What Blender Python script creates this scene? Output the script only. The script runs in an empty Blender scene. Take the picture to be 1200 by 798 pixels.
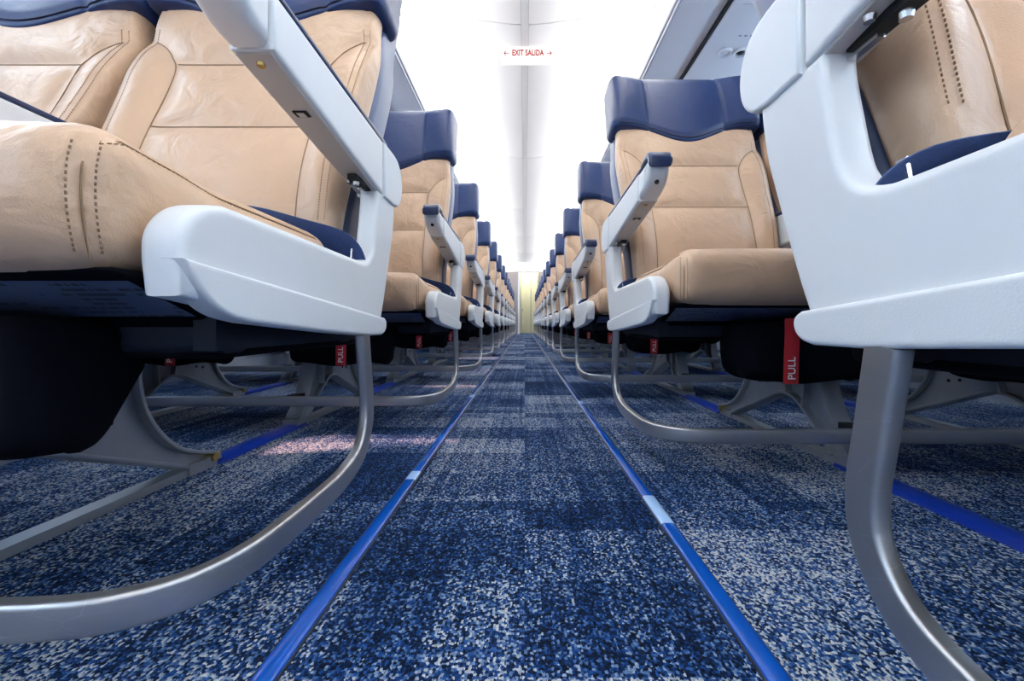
import bpy, bmesh, math, random
from mathutils import Vector, Matrix, Quaternion

random.seed(7)
S = bpy.context.scene
COL = S.collection
PI = math.pi

# ------------------------------------------------------------------ camera
F_PX = 480.0                       # focal length in pixels of the 1200x798 frame
VPX, VPY = 615.0, 380.5            # vanishing point of the aisle
CAM_H = 0.278
cd = bpy.data.cameras.new('camera')
cd.sensor_width = 36.0
cd.lens = F_PX / 1200.0 * 36.0
cd.shift_x = -(VPX - 600.0) / 1200.0
cd.shift_y = -(399.0 - VPY) / 1200.0
cd.clip_start = 0.01
cam = bpy.data.objects.new('camera', cd)
cam.location = (0, 0, CAM_H)
cam.rotation_euler = (PI / 2, 0, 0)
COL.objects.link(cam)
S.camera = cam

# ------------------------------------------------------------------ world, sun, exposure
w = bpy.data.worlds.new('daylight')
S.world = w
w.use_nodes = True
bg = w.node_tree.nodes['Background']
bg.inputs[0].default_value = (0.45, 0.70, 1.0, 1)
bg.inputs[1].default_value = 13.0
sd = bpy.data.lights.new('sun', 'SUN')
sd.energy = 13.0
sd.color = (1.0, 0.52, 0.40)
sd.angle = math.radians(0.8)
sun = bpy.data.objects.new('sun', sd)
sun.location = (-6, 1, 6)
sun.rotation_euler = Vector((0.8, 0.0, -0.575)).to_track_quat('-Z', 'Y').to_euler()
COL.objects.link(sun)
COVE = 24.5                         # strength of the cove lamp lenses (built further down)
S.view_settings.view_transform = 'Standard'
S.view_settings.look = 'None'
S.view_settings.exposure = 0.0
S.view_settings.gamma = 1.0
S.view_settings.use_curve_mapping = False

# ------------------------------------------------------------------ materials
def nt(name):
    m = bpy.data.materials.new(name)
    m.use_nodes = True
    t = m.node_tree
    return m, t, t.nodes['Principled BSDF']

def mat(name, col, rough=0.5, metal=0.0, noise=0.0, nscale=40.0, bump=0.0, bscale=300.0,
        coat=0.0, spec=0.5, stretch=None, sheen=0.0):
    m, t, b = nt(name)
    b.inputs['Base Color'].default_value = (*col, 1)
    b.inputs['Roughness'].default_value = rough
    b.inputs['Metallic'].default_value = metal
    b.inputs['Coat Weight'].default_value = coat
    b.inputs['Specular IOR Level'].default_value = spec
    b.inputs['Sheen Weight'].default_value = sheen
    N = t.nodes; L = t.links
    tc = N.new('ShaderNodeTexCoord')
    mp = N.new('ShaderNodeMapping')
    if stretch: mp.inputs['Scale'].default_value = stretch
    L.new(tc.outputs['Object'], mp.inputs['Vector'])
    if noise > 0:
        n = N.new('ShaderNodeTexNoise'); n.inputs['Scale'].default_value = nscale
        n.inputs['Detail'].default_value = 4
        L.new(mp.outputs[0], n.inputs['Vector'])
        r = N.new('ShaderNodeMix'); r.data_type = 'RGBA'
        r.inputs['A'].default_value = (*[c * (1 - noise) for c in col], 1)
        r.inputs['B'].default_value = (*[min(1, c * (1 + noise)) for c in col], 1)
        L.new(n.outputs[0], r.inputs['Factor'])
        L.new(r.outputs['Result'], b.inputs['Base Color'])
    if bump > 0:
        n2 = N.new('ShaderNodeTexNoise'); n2.inputs['Scale'].default_value = bscale
        n2.inputs['Detail'].default_value = 3
        L.new(mp.outputs[0], n2.inputs['Vector'])
        bp = N.new('ShaderNodeBump'); bp.inputs['Strength'].default_value = bump
        bp.inputs['Distance'].default_value = 0.002
        L.new(n2.outputs[0], bp.inputs['Height'])
        L.new(bp.outputs[0], b.inputs['Normal'])
    return m

def emis(name, col, strength):
    m = bpy.data.materials.new(name); m.use_nodes = True
    t = m.node_tree; t.nodes.clear()
    e = t.nodes.new('ShaderNodeEmission'); o = t.nodes.new('ShaderNodeOutputMaterial')
    e.inputs[0].default_value = (*col, 1); e.inputs[1].default_value = strength
    t.links.new(e.outputs[0], o.inputs[0])
    return m

def leather(name, col, rough, crease=0.010):
    """grain: fine voronoi cells plus broad soft creases"""
    m, t, b = nt(name)
    N, L = t.nodes, t.links
    tc = N.new('ShaderNodeTexCoord')
    v = N.new('ShaderNodeTexVoronoi'); v.inputs['Scale'].default_value = 650
    L.new(tc.outputs['Object'], v.inputs['Vector'])
    n = N.new('ShaderNodeTexNoise'); n.inputs['Scale'].default_value = 16; n.inputs['Detail'].default_value = 3
    n.inputs['Distortion'].default_value = 0.8
    L.new(tc.outputs['Object'], n.inputs['Vector'])
    mx = N.new('ShaderNodeMix'); mx.data_type = 'RGBA'
    mx.inputs['A'].default_value = (*[c * 0.90 for c in col], 1)
    mx.inputs['B'].default_value = (*[c * 1.08 for c in col], 1)
    L.new(n.outputs[0], mx.inputs['Factor'])
    L.new(mx.outputs['Result'], b.inputs['Base Color'])
    b1 = N.new('ShaderNodeBump'); b1.inputs['Strength'].default_value = 0.25; b1.inputs['Distance'].default_value = 0.0006
    L.new(v.outputs['Distance'], b1.inputs['Height'])
    b2 = N.new('ShaderNodeBump'); b2.inputs['Strength'].default_value = 0.6; b2.inputs['Distance'].default_value = crease
    L.new(n.outputs[0], b2.inputs['Height']); L.new(b1.outputs[0], b2.inputs['Normal'])
    L.new(b2.outputs[0], b.inputs['Normal'])
    b.inputs['Roughness'].default_value = rough
    b.inputs['Specular IOR Level'].default_value = 0.45
    return m

def carpet_mat():
    m, t, b = nt('carpet')
    N, L = t.nodes, t.links
    tc = N.new('ShaderNodeTexCoord')
    def vec(scale):
        mp = N.new('ShaderNodeMapping'); mp.inputs['Scale'].default_value = scale
        L.new(tc.outputs['Object'], mp.inputs['Vector']); return mp.outputs[0]
    def math_(op, a, c, clamp=False):
        n = N.new('ShaderNodeMath'); n.operation = op; n.use_clamp = clamp
        for i, x in enumerate((a, c)):
            if x is None: continue
            if isinstance(x, (int, float)): n.inputs[i].default_value = x
            else: L.new(x, n.inputs[i])
        return n.outputs[0]
    # loops of the pile
    vo = N.new('ShaderNodeTexVoronoi'); vo.inputs['Scale'].default_value = 1.0
    vo.inputs['Randomness'].default_value = 0.6
    L.new(vec((420, 370, 1)), vo.inputs['Vector'])
    sep = N.new('ShaderNodeSeparateColor'); L.new(vo.outputs['Color'], sep.inputs[0])
    # woven patches of rectangles (two overlaid grids of random tone)
    def patch(scale):
        v = vec(scale)
        sn = N.new('ShaderNodeVectorMath'); sn.operation = 'FLOOR'; L.new(v, sn.inputs[0])
        wn = N.new('ShaderNodeTexWhiteNoise'); wn.noise_dimensions = '2D'
        L.new(sn.outputs[0], wn.inputs['Vector']); return wn.outputs['Value']
    p1 = patch((5.3, 3.1, 0)); p2 = patch((11.0, 6.5, 0)); p3 = patch((2.2, 9.0, 0))
    tone = math_('ADD', math_('MULTIPLY', p1, 0.45), math_('ADD', math_('MULTIPLY', p2, 0.25), math_('MULTIPLY', p3, 0.30)))
    # thin lengthwise rows inside a patch
    ln = patch((120, 1.7, 0))
    tone = math_('ADD', tone, math_('MULTIPLY', math_('SUBTRACT', ln, 0.5), 0.22))
    thr = math_('MULTIPLY', math_('SUBTRACT', tone, 0.495), 0.85)
    val = math_('ADD', sep.outputs[0], thr)
    cr = N.new('ShaderNodeValToRGB')
    e = cr.color_ramp.elements
    e[0].position = 0.10; e[0].color = (0.002, 0.008, 0.030, 1)
    e[1].position = 1.0; e[1].color = (0.54, 0.56, 0.58, 1)
    for p, c in ((0.38, (0.004, 0.024, 0.095, 1)), (0.60, (0.010, 0.068, 0.26, 1)), (0.76, (0.09, 0.18, 0.35, 1)), (0.88, (0.27, 0.35, 0.47, 1))):
        q = e.new(p); q.color = c
    L.new(val, cr.inputs[0])
    L.new(cr.outputs[0], b.inputs['Base Color'])
    bp = N.new('ShaderNodeBump'); bp.inputs['Strength'].default_value = 0.9; bp.inputs['Distance'].default_value = 0.004
    bp.invert = True
    L.new(vo.outputs['Distance'], bp.inputs['Height'])
    L.new(bp.outputs[0], b.inputs['Normal'])
    b.inputs['Roughness'].default_value = 0.95
    b.inputs['Specular IOR Level'].default_value = 0.15
    return m

def placard_mat():
    """dark instruction placard with rows of tiny illegible print"""
    m, t, b = nt('placard_print')
    N, L = t.nodes, t.links
    tc = N.new('ShaderNodeTexCoord')
    mp = N.new('ShaderNodeMapping'); mp.inputs['Rotation'].default_value = (PI / 2, 0, 0)
    L.new(tc.outputs['Object'], mp.inputs['Vector'])
    def cells(scale):
        q = N.new('ShaderNodeMapping'); q.inputs['Scale'].default_value = scale; L.new(tc.outputs['Object'], q.inputs['Vector'])
        fl_ = N.new('ShaderNodeVectorMath'); fl_.operation = 'FLOOR'; L.new(q.outputs[0], fl_.inputs[0])
        wn = N.new('ShaderNodeTexWhiteNoise'); wn.noise_dimensions = '3D'; L.new(fl_.outputs[0], wn.inputs['Vector'])
        fr = N.new('ShaderNodeVectorMath'); fr.operation = 'FRACTION'; L.new(q.outputs[0], fr.inputs[0])
        sp = N.new('ShaderNodeSeparateXYZ'); L.new(fr.outputs[0], sp.inputs[0])
        return wn.outputs['Value'], sp.outputs['Z']
    def m2(op, a, c):
        n_ = N.new('ShaderNodeMath'); n_.operation = op
        for i, x in enumerate((a, c)):
            if isinstance(x, (int, float)): n_.inputs[i].default_value = x
            else: L.new(x, n_.inputs[i])
        return n_.outputs[0]
    v1, z1 = cells((420, 0, 330)); v2, _ = cells((38, 0, 330))
    on = m2('MULTIPLY', m2('MULTIPLY', m2('GREATER_THAN', v1, 0.35), m2('GREATER_THAN', v2, 0.38)), m2('LESS_THAN', z1, 0.45))
    mx = N.new('ShaderNodeMix'); mx.data_type = 'RGBA'
    mx.inputs['A'].default_value = (0.10, 0.13, 0.21, 1); mx.inputs['B'].default_value = (0.004, 0.005, 0.01, 1)
    L.new(on, mx.inputs['Factor']); L.new(mx.outputs['Result'], b.inputs['Base Color'])
    b.inputs['Roughness'].default_value = 0.4
    return m

def pane_mat():
    m = bpy.data.materials.new('window_pane'); m.use_nodes = True
    t = m.node_tree; t.nodes.clear()
    o = t.nodes.new('ShaderNodeOutputMaterial'); mx = t.nodes.new('ShaderNodeMixShader')
    a = t.nodes.new('ShaderNodeBsdfTransparent'); g = t.nodes.new('ShaderNodeBsdfGlossy')
    a.inputs[0].default_value = (0.95, 0.97, 1, 1); g.inputs['Roughness'].default_value = 0.05
    mx.inputs[0].default_value = 0.06
    t.links.new(a.outputs[0], mx.inputs[1]); t.links.new(g.outputs[0], mx.inputs[2]); t.links.new(mx.outputs[0], o.inputs[0])
    return m

def metal_mat(name, col, rough):
    m, t, b = nt(name)
    N, L = t.nodes, t.links
    tc = N.new('ShaderNodeTexCoord')
    n = N.new('ShaderNodeTexNoise'); n.inputs['Scale'].default_value = 90; n.inputs['Detail'].default_value = 5
    L.new(tc.outputs['Object'], n.inputs['Vector'])
    # sparse scratches
    wv = N.new('ShaderNodeTexVoronoi'); wv.feature = 'DISTANCE_TO_EDGE'; wv.inputs['Scale'].default_value = 16
    mp = N.new('ShaderNodeMapping'); mp.inputs['Scale'].default_value = (1, 1, 3.5); mp.inputs['Rotation'].default_value = (0.3, 0.2, 0.1)
    L.new(tc.outputs['Object'], mp.inputs['Vector']); L.new(mp.outputs[0], wv.inputs['Vector'])
    cr = N.new('ShaderNodeValToRGB'); cr.color_ramp.elements[0].position = 0.0; cr.color_ramp.elements[0].color = (1, 1, 1, 1)
    cr.color_ramp.elements[1].position = 0.006; cr.color_ramp.elements[1].color = (0, 0, 0, 1)
    L.new(wv.outputs['Distance'], cr.inputs[0])
    mx = N.new('ShaderNodeMix'); mx.data_type = 'RGBA'
    mx.inputs['A'].default_value = (*col, 1); mx.inputs['B'].default_value = (*[min(1, c * 1.25) for c in col], 1)
    L.new(cr.outputs[0], mx.inputs['Factor']); L.new(mx.outputs['Result'], b.inputs['Base Color'])
    mr = N.new('ShaderNodeMapRange'); mr.inputs['To Min'].default_value = rough - 0.07; mr.inputs['To Max'].default_value = rough + 0.1
    L.new(n.outputs[0], mr.inputs['Value']); L.new(mr.outputs[0], b.inputs['Roughness'])
    b.inputs['Metallic'].default_value = 0.85
    return m

M = {
    'tan': leather('tan_leather', (0.58, 0.385, 0.250), 0.36),
    'navy': leather('navy_leather', (0.008, 0.027, 0.105), 0.38, 0.003),
    'white': mat('white_plastic', (0.72, 0.74, 0.75), 0.38, bump=0.06, bscale=900, noise=0.02),
    'white2': mat('white_plastic_bumper', (0.72, 0.74, 0.75), 0.45, bump=0.12, bscale=700),
    'cap': mat('armrest_cap_plastic', (0.72, 0.75, 0.77), 0.4, bump=0.1, bscale=500, stretch=(1, 0.2, 1)),
    'under': mat('armrest_shaded_plastic', (0.50, 0.48, 0.46), 0.5, bump=0.08, bscale=800),  # armrest plastic with the underside's shade put into the colour
    'pad': mat('navy_pad', (0.02, 0.035, 0.10), 0.32, bump=0.05),
    'alu': metal_mat('brushed_aluminium', (0.42, 0.43, 0.45), 0.34),
    'leg': mat('cast_leg_paint', (0.36, 0.38, 0.41), 0.40, metal=0.55, noise=0.12, nscale=25, bump=0.05, bscale=400),
    'steel': mat('steel', (0.7, 0.7, 0.72), 0.25, metal=1.0, noise=0.05),
    'brass': mat('brass', (0.55, 0.40, 0.14), 0.3, metal=1.0, noise=0.1),
    'dark': mat('dark_fabric', (0.0025, 0.003, 0.006), 0.9, spec=0.08, noise=0.4, nscale=60, bump=0.3, bscale=60),
    'black': mat('black_gap', (0.004, 0.004, 0.005), 0.7, noise=0.2),
    'slate': mat('slate_beam', (0.010, 0.014, 0.025), 0.6, metal=0.0, spec=0.2, noise=0.1),
    'red': mat('red_strap', (0.42, 0.012, 0.02), 0.6, noise=0.15, nscale=200, bump=0.2, bscale=600),
    'letter': mat('white_lettering', (0.85, 0.82, 0.82), 0.6, noise=0.03),
    'redletter': mat('red_lettering', (0.30, 0.005, 0.002), 0.7, spec=0.1, noise=0.03),
    'belt': mat('navy_belt', (0.012, 0.04, 0.14), 0.55, noise=0.2, nscale=120, bump=0.3, bscale=500),
    'shell': mat('blue_grey_shell', (0.10, 0.135, 0.23), 0.4, bump=0.05, noise=0.04),
    'seam': mat('seam_thread', (0.23, 0.14, 0.075), 0.7, noise=0.1),
    'navyseam': mat('navy_thread', (0.006, 0.012, 0.045), 0.6, noise=0.1),
    'stitch': mat('tan_thread', (0.20, 0.12, 0.06), 0.7, noise=0.1),
    'stitch2': mat('pale_tan_thread', (0.30, 0.185, 0.10), 0.7, noise=0.1),
    'carpet': carpet_mat(),
    'strip': mat('blue_strip', (0.006, 0.085, 0.42), 0.12, noise=0.08, nscale=8, coat=0.4),
    'jointglare': mat('pale_joint_glare', (0.35, 0.55, 0.85), 0.15, noise=0.05),
    'edge': mat('dark_edging', (0.01, 0.015, 0.03), 0.5, noise=0.2),
    'track': mat('blue_track_cover', (0.006, 0.035, 0.32), 0.28, noise=0.12, nscale=20),
    'wall': mat('wall_panel', (0.80, 0.81, 0.82), 0.5, noise=0.02, bump=0.05),
    'dado': mat('dado_panel', (0.52, 0.57, 0.64), 0.5, noise=0.05),
    'ceil': mat('ceiling_panel', (0.93, 0.93, 0.93), 0.5, noise=0.01, nscale=5),
    'chan': mat('ceiling_channel', (0.62, 0.62, 0.61), 0.5, noise=0.03),
    'bin': mat('bin_white', (0.86, 0.86, 0.87), 0.4, noise=0.01),
    'rail': mat('rail_grey', (0.33, 0.34, 0.38), 0.35, metal=0.4, noise=0.06),
    'psu': mat('service_panel', (0.84, 0.84, 0.86), 0.45, noise=0.01),
    'ring': mat('nozzle_ring', (0.70, 0.70, 0.73), 0.35, noise=0.03),
    'taupe': mat('taupe_partition', (0.27, 0.23, 0.22), 0.6, noise=0.06),
    'door': mat('cream_door', (0.80, 0.79, 0.62), 0.5, noise=0.04),
    'placard': placard_mat(),
    'pane': pane_mat(),
    'cove': emis('cove_lens', (1.0, 0.985, 0.96), COVE),
    'wash': emis('sidewall_fill', (0.72, 0.86, 1.0), 16.0),  # glow of the added fill strips
    'aftlamp': emis('aft_lamp', (1.0, 0.98, 0.72), 24.0),
    'sign': emis('sign_face', (1.0, 0.99, 0.98), 1.15),
}

# ------------------------------------------------------------------ mesh helpers
class MB:
    def __init__(self): self.v = []; self.f = []
    def add(self, v, f):
        o = len(self.v); self.v += [tuple(p) for p in v]; self.f += [tuple(i + o for i in q) for q in f]; return self
    def box(self, x0, x1, y0, y1, z0, z1):
        v = [(x, y, z) for x in (x0, x1) for y in (y0, y1) for z in (z0, z1)]
        return self.add(v, [(0, 1, 3, 2), (4, 6, 7, 5), (0, 4, 5, 1), (2, 3, 7, 6), (0, 2, 6, 4), (1, 5, 7, 3)])
    def tf(self, fn): self.v = [tuple(fn(*p)) for p in self.v]; return self
    def mesh(self, name, m, angle=35, merge=False):
        me = bpy.data.meshes.new(name)
        me.from_pydata(self.v, [], self.f)
        bm = bmesh.new(); bm.from_mesh(me)
        if merge: bmesh.ops.remove_doubles(bm, verts=bm.verts, dist=1e-5)
        bmesh.ops.recalc_face_normals(bm, faces=bm.faces)
        bm.to_mesh(me); bm.free()
        me.polygons.foreach_set('use_smooth', [len(p.vertices) <= 4 for p in me.polygons])
        me.set_sharp_from_angle(angle=math.radians(angle))
        me.materials.append(M[m])
        return me

def poly_area(p): return 0.5 * sum(p[i][0] * p[(i + 1) % len(p)][1] - p[(i + 1) % len(p)][0] * p[i][1] for i in range(len(p)))

def inset(p, d):
    n = len(p); out = []
    for i in range(n):
        a, b, c = Vector(p[i - 1]), Vector(p[i]), Vector(p[(i + 1) % n])
        e1 = (b - a).normalized(); e2 = (c - b).normalized()
        n1 = Vector((-e1.y, e1.x)); n2 = Vector((-e2.y, e2.x))
        k = (n1 + n2); l = k.length
        k = k / l if l > 1e-6 else n1
        out.append(b + k * d / max(0.45, k.dot(n1)))
    return out

def prism(p, t0, t1, b=0.004, seg=3, place=lambda a, c, t: (t, a, c)):
    """extrude outline p (a,c) from t0 to t1 with rounded rims"""
    if poly_area(p) < 0: p = p[::-1]
    rings = []
    pre = [(b * 1.3 + 0.0004, 0.0)] if b > 0.0015 else []
    steps = [(b * (1 - math.sin(k / seg * PI / 2)), b * (1 - math.cos(k / seg * PI / 2))) for k in range(seg + 1)] if b > 0 else [(0, 0)]
    for ins, off in pre + steps: rings.append((ins, t0 + off))
    for ins, off in reversed(pre + steps): rings.append((ins, t1 - off))
    mb = MB(); n = len(p); V = []; Fc = []
    for ins, t in rings:
        q = inset(p, ins) if ins > 1e-9 else [Vector(x) for x in p]
        V += [place(x[0], x[1], t) for x in q]
    for r in range(len(rings) - 1):
        for i in range(n):
            j = (i + 1) % n
            Fc.append((r * n + i, r * n + j, (r + 1) * n + j, (r + 1) * n + i))
    Fc.append(tuple(range(n))[::-1]); Fc.append(tuple((len(rings) - 1) * n + i for i in range(n)))
    return mb.add(V, Fc)

def catmull(pts, sub=6):
    P = [Vector(p) for p in pts]
    P = [P[0] * 2 - P[1]] + P + [P[-1] * 2 - P[-2]]
    out = []
    for i in range(1, len(P) - 2):
        for k in range(sub):
            t = k / sub
            a, b, c, d = P[i - 1], P[i], P[i + 1], P[i + 2]
            out.append(0.5 * ((2 * b) + (c - a) * t + (2 * a - 5 * b + 4 * c - d) * t * t + (3 * b - a - 3 * c + d) * t ** 3))
    out.append(P[-2]); return out

def rrect(w, h, r, k=4):
    o = []
    for cx, cy, a0 in ((w / 2 - r, h / 2 - r, 0), (-w / 2 + r, h / 2 - r, 90), (-w / 2 + r, -h / 2 + r, 180), (w / 2 - r, -h / 2 + r, 270)):
        for i in range(k + 1):
            a = math.radians(a0 + 90 * i / k); o.append((cx + r * math.cos(a), cy + r * math.sin(a)))
    return o

def circ(r, k=8): return [(r * math.cos(2 * PI * i / k), r * math.sin(2 * PI * i / k)) for i in range(k)]

def sweep(path, prof, n0):
    """sweep a profile (n, b) along path with parallel transport"""
    P = [Vector(p) for p in path]; n = Vector(n0).normalized(); V = []; Fc = []; k = len(prof); tp = None
    for i, p in enumerate(P):
        t = ((P[min(i + 1, len(P) - 1)] - P[max(i - 1, 0)])).normalized()
        if tp is not None: n = tp.rotation_difference(t) @ n
        n = (n - t * n.dot(t)).normalized(); tp = t
        b = t.cross(n)
        V += [p + n * a + b * c for a, c in prof]
    for i in range(len(P) - 1):
        for j in range(k):
            q = (j + 1) % k
            Fc.append((i * k + j, i * k + q, (i + 1) * k + q, (i + 1) * k + j))
    Fc.append(tuple(range(k))[::-1]); Fc.append(tuple((len(P) - 1) * k + j for j in range(k)))
    return V, Fc

def axis(a, b, r, step):
    n = max(1, int((b - a - 2 * r) / step + 0.5))
    arc = [1 - math.cos(k / 4 * PI / 2) for k in range(4)]
    return [a + r * q for q in arc] + [a + r + (b - a - 2 * r) * i / n for i in range(n + 1)] + [b - r * q for q in reversed(arc)]

def rbox(x0, x1, y0, y1, z0, z1, r, step=(0.02, 0.02, 0.02), fn=None):
    """rounded box with a regular grid on each face; fn deforms (x,y,z)"""
    X, Y, Z = (axis(a, b, r, s) for (a, b, s) in ((x0, x1, step[0]), (y0, y1, step[1]), (z0, z1, step[2])))
    mb = MB()
    def face(A, B, mk):
        V = [mk(a, b) for a in A for b in B]; nb = len(B)
        mb.add(V, [(i * nb + j, i * nb + j + 1, (i + 1) * nb + j + 1, (i + 1) * nb + j) for i in range(len(A) - 1) for j in range(nb - 1)])
    for z in (z0, z1): face(X, Y, lambda a, b: (a, b, z))
    for y in (y0, y1): face(X, Z, lambda a, b: (a, y, b))
    for x in (x0, x1): face(Y, Z, lambda a, b: (x, a, b))
    def rnd(x, y, z):
        c = Vector((min(max(x, x0 + r), x1 - r), min(max(y, y0 + r), y1 - r), min(max(z, z0 + r), z1 - r)))
        d = Vector((x, y, z)) - c
        if d.length > 1e-9: d = d.normalized() * r
        p = c + d
        return fn(*p) if fn else p
    return mb.tf(rnd)

def disc(r0, r1, h, k=16, at=(0, 0, 0), ax='Z'):
    """frustum of radius r0 (base) to r1 (top)"""
    V = [(r0 * math.cos(2 * PI * i / k), r0 * math.sin(2 * PI * i / k), 0) for i in range(k)] + \
        [(r1 * math.cos(2 * PI * i / k), r1 * math.sin(2 * PI * i / k), h) for i in range(k)]
    Fc = [(i, (i + 1) % k, k + (i + 1) % k, k + i) for i in range(k)] + [tuple(range(k))[::-1], tuple(range(k, 2 * k))]
    q = {'Z': lambda x, y, z: (x, y, z), 'X': lambda x, y, z: (z, x, y), 'Y': lambda x, y, z: (x, z, y)}[ax]
    return [tuple(a + b for a, b in zip(q(*v), at)) for v in V], Fc

def smooth(a, b, x):
    t = min(1, max(0, (x - a) / (b - a))); return t * t * (3 - 2 * t)

def seg_dist(x, z, pl):
    best = 9
    for (a, b), (c, d) in zip(pl[:-1], pl[1:]):
        vx, vz = c - a, d - b; l = vx * vx + vz * vz
        t = min(1, max(0, ((x - a) * vx + (z - b) * vz) / l))
        best = min(best, math.hypot(x - a - t * vx, z - b - t * vz))
    return best

def text_mesh(s, size, name, m, extrude=0.0006, bold=0.0):
    cu = bpy.data.curves.new(name, 'FONT'); cu.body = s; cu.size = size; cu.extrude = extrude; cu.offset = bold
    cu.align_x = 'CENTER'; cu.align_y = 'CENTER'
    o = bpy.data.objects.new(name, cu); COL.objects.link(o)
    dg = bpy.context.evaluated_depsgraph_get(); dg.update()
    me = bpy.data.meshes.new_from_object(o.evaluated_get(dg)); me.name = name
    bpy.data.objects.remove(o); bpy.data.curves.remove(cu)
    me.materials.clear(); me.materials.append(M[m]); return me

# ------------------------------------------------------------------ object helpers
def link(name, data, parent=None, loc=(0, 0, 0), rot=None):
    o = bpy.data.objects.new(name, data); COL.objects.link(o)
    if parent is not None: o.parent = parent
    o.location = loc
    if rot: o.rotation_euler = rot
    return o

def tag(o, label=None, cat=None, group=None, kind=None):
    if label: o['label'] = label
    if cat: o['category'] = cat
    if group: o['group'] = group
    if kind: o['kind'] = kind
    return o

# ================================================================== THE CABIN
Y0, Y1 = -2.4, 13.25
fl = MB().box(-1.80, 1.80, Y0, Y1, -0.05, 0.0)
tag(link('floor', fl.mesh('floor', 'carpet')), 'blue and grey flecked loop carpet covering the cabin floor', kind='structure')

# --- side walls with window openings
WIN_Y = [0.925 + 0.508 * k for k in range(-5, 22)]
WZ0, WZ1, WW = 0.84, 1.19, 0.115
def wall(s):
    mb = MB()
    def bx(x0, x1, *r): mb.box(min(s * x0, s * x1), max(s * x0, s * x1), *r)
    bx(1.76, 1.82, Y0, Y1, 0.0, WZ0); bx(1.76, 1.82, Y0, Y1, WZ1, 2.24)
    ys = [Y0] + [q for y in WIN_Y for q in (y - WW, y + WW)] + [Y1]
    for a, b in zip(ys[0::2], ys[1::2]): bx(1.76, 1.82, a, b, WZ0, WZ1)
    return mb
walls = {}
for s, nm in ((-1, 'wall_left'), (1, 'wall_right')):
    walls[s] = tag(link(nm, wall(s).mesh(nm, 'wall')), 'white cabin side wall panel with a row of windows', kind='structure')
fm = MB()
outer = rrect(2 * WW + 0.05, WZ1 - WZ0 + 0.05, 0.09, 6); inner = rrect(2 * WW - 0.012, WZ1 - WZ0 - 0.012, 0.075, 6)
n = len(outer)
V = [(0.0, a, c) for a, c in outer] + [(-0.012, a * 0.97, c * 0.97) for a, c in outer] + [(-0.012, a, c) for a, c in inner] + [(0.05, a, c) for a, c in inner]
fm.add(V, [(r * n + i, r * n + (i + 1) % n, (r + 1) * n + (i + 1) % n, (r + 1) * n + i) for r in range(3) for i in range(n)])
frame_me = fm.mesh('window_frame', 'wall')
pm = MB().add([(0, a, c) for a, c in inner] + [(0.004, a, c) for a, c in inner],
              [tuple(range(n)), tuple(range(n, 2 * n))] + [(i, (i + 1) % n, n + (i + 1) % n, n + i) for i in range(n)])
pane_me = pm.mesh('pane', 'pane')
k = 0
for s in (-1, 1):
    for y in WIN_Y:
        k += 1
        f = link('window_%d' % k, frame_me, None, (s * 1.76, y, (WZ0 + WZ1) / 2), (0, 0, 0 if s > 0 else PI))
        tag(f, 'rounded cabin window in the white side wall', kind='structure')
        link('pane', pane_me, f, (0.035, 0, 0))

# --- dado with air grilles at the foot of the walls
slat = MB()
for q in range(5): slat.box(-0.02, 0.0, -0.21, 0.21, 0.085 + q * 0.034, 0.104 + q * 0.034)
slat_me = slat.mesh('grille_slats', 'dado')
for s, nm in ((-1, 'baseboard_left'), (1, 'baseboard_right')):
    mb = MB()
    def bx(x0, x1, *r): mb.box(min(s * x0, s * x1), max(s * x0, s * x1), *r)
    bx(1.72, 1.76, Y0, 12.0, 0.0, 0.33)
    bx(1.695, 1.72, Y0, 12.0, 0.0, 0.075); bx(1.695, 1.72, Y0, 12.0, 0.26, 0.33)
    ys = [Y0 + 0.3 + 0.6 * i for i in range(24) if Y0 + 0.3 + 0.6 * i < 11.6]
    ed = [Y0] + [q for y in ys for q in (y - 0.21, y + 0.21)] + [12.0]
    for a, b in zip(ed[0::2], ed[1::2]): bx(1.695, 1.72, a, b, 0.075, 0.26)
    bo = tag(link(nm, mb.mesh(nm, 'dado')), 'pale blue grey dado panel with air return grilles', kind='structure')
    for y in ys:
        tag(link('grille_slats', slat_me, bo, (s * 1.715 if s > 0 else s * 1.695, y, 0)), kind='stuff')

# --- ceiling: slab, arched panels, centre channel
ceil = tag(link('ceiling', MB().box(-1.82, 1.82, Y0, Y1, 2.20, 2.24).mesh('ceiling', 'chan')), 'white arched cabin ceiling of long panels', kind='structure')
ARCH = [(0.024, 2.108), (0.07, 2.109), (0.14, 2.116), (0.26, 2.132), (0.37, 2.148), (0.47, 2.156), (0.56, 2.148), (0.64, 2.125), (0.70, 2.096)]
ap = ARCH + [(a, c + 0.012) for a, c in reversed(ARCH)]
joints = [Y0, -1.5, 0.5, 2.5, 4.5, 6.5, 8.5, 10.5, 12.0]
for s in (-1, 1):
    for a, b in zip(joints[:-1], joints[1:]):
        pm = prism(ap, 0.004, b - a - 0.004, 0.003, 2, place=lambda x, z, t, s=s: (s * x, t, z))
        link('ceiling_panel', pm.mesh('ceiling_panel', 'ceil', 50), ceil, (0, a, 0))
ch = MB().box(-0.022, 0.022, Y0, 12.0, 2.1075, 2.126)
link('channel', ch.mesh('channel', 'ceil'), ceil)
for x in (-0.0225, 0.0225):
    link('channel_rail', MB().box(x - 0.0015, x + 0.0015, Y0, 12.0, 2.1055, 2.13).mesh('channel_rail', 'chan'), ceil)

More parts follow.
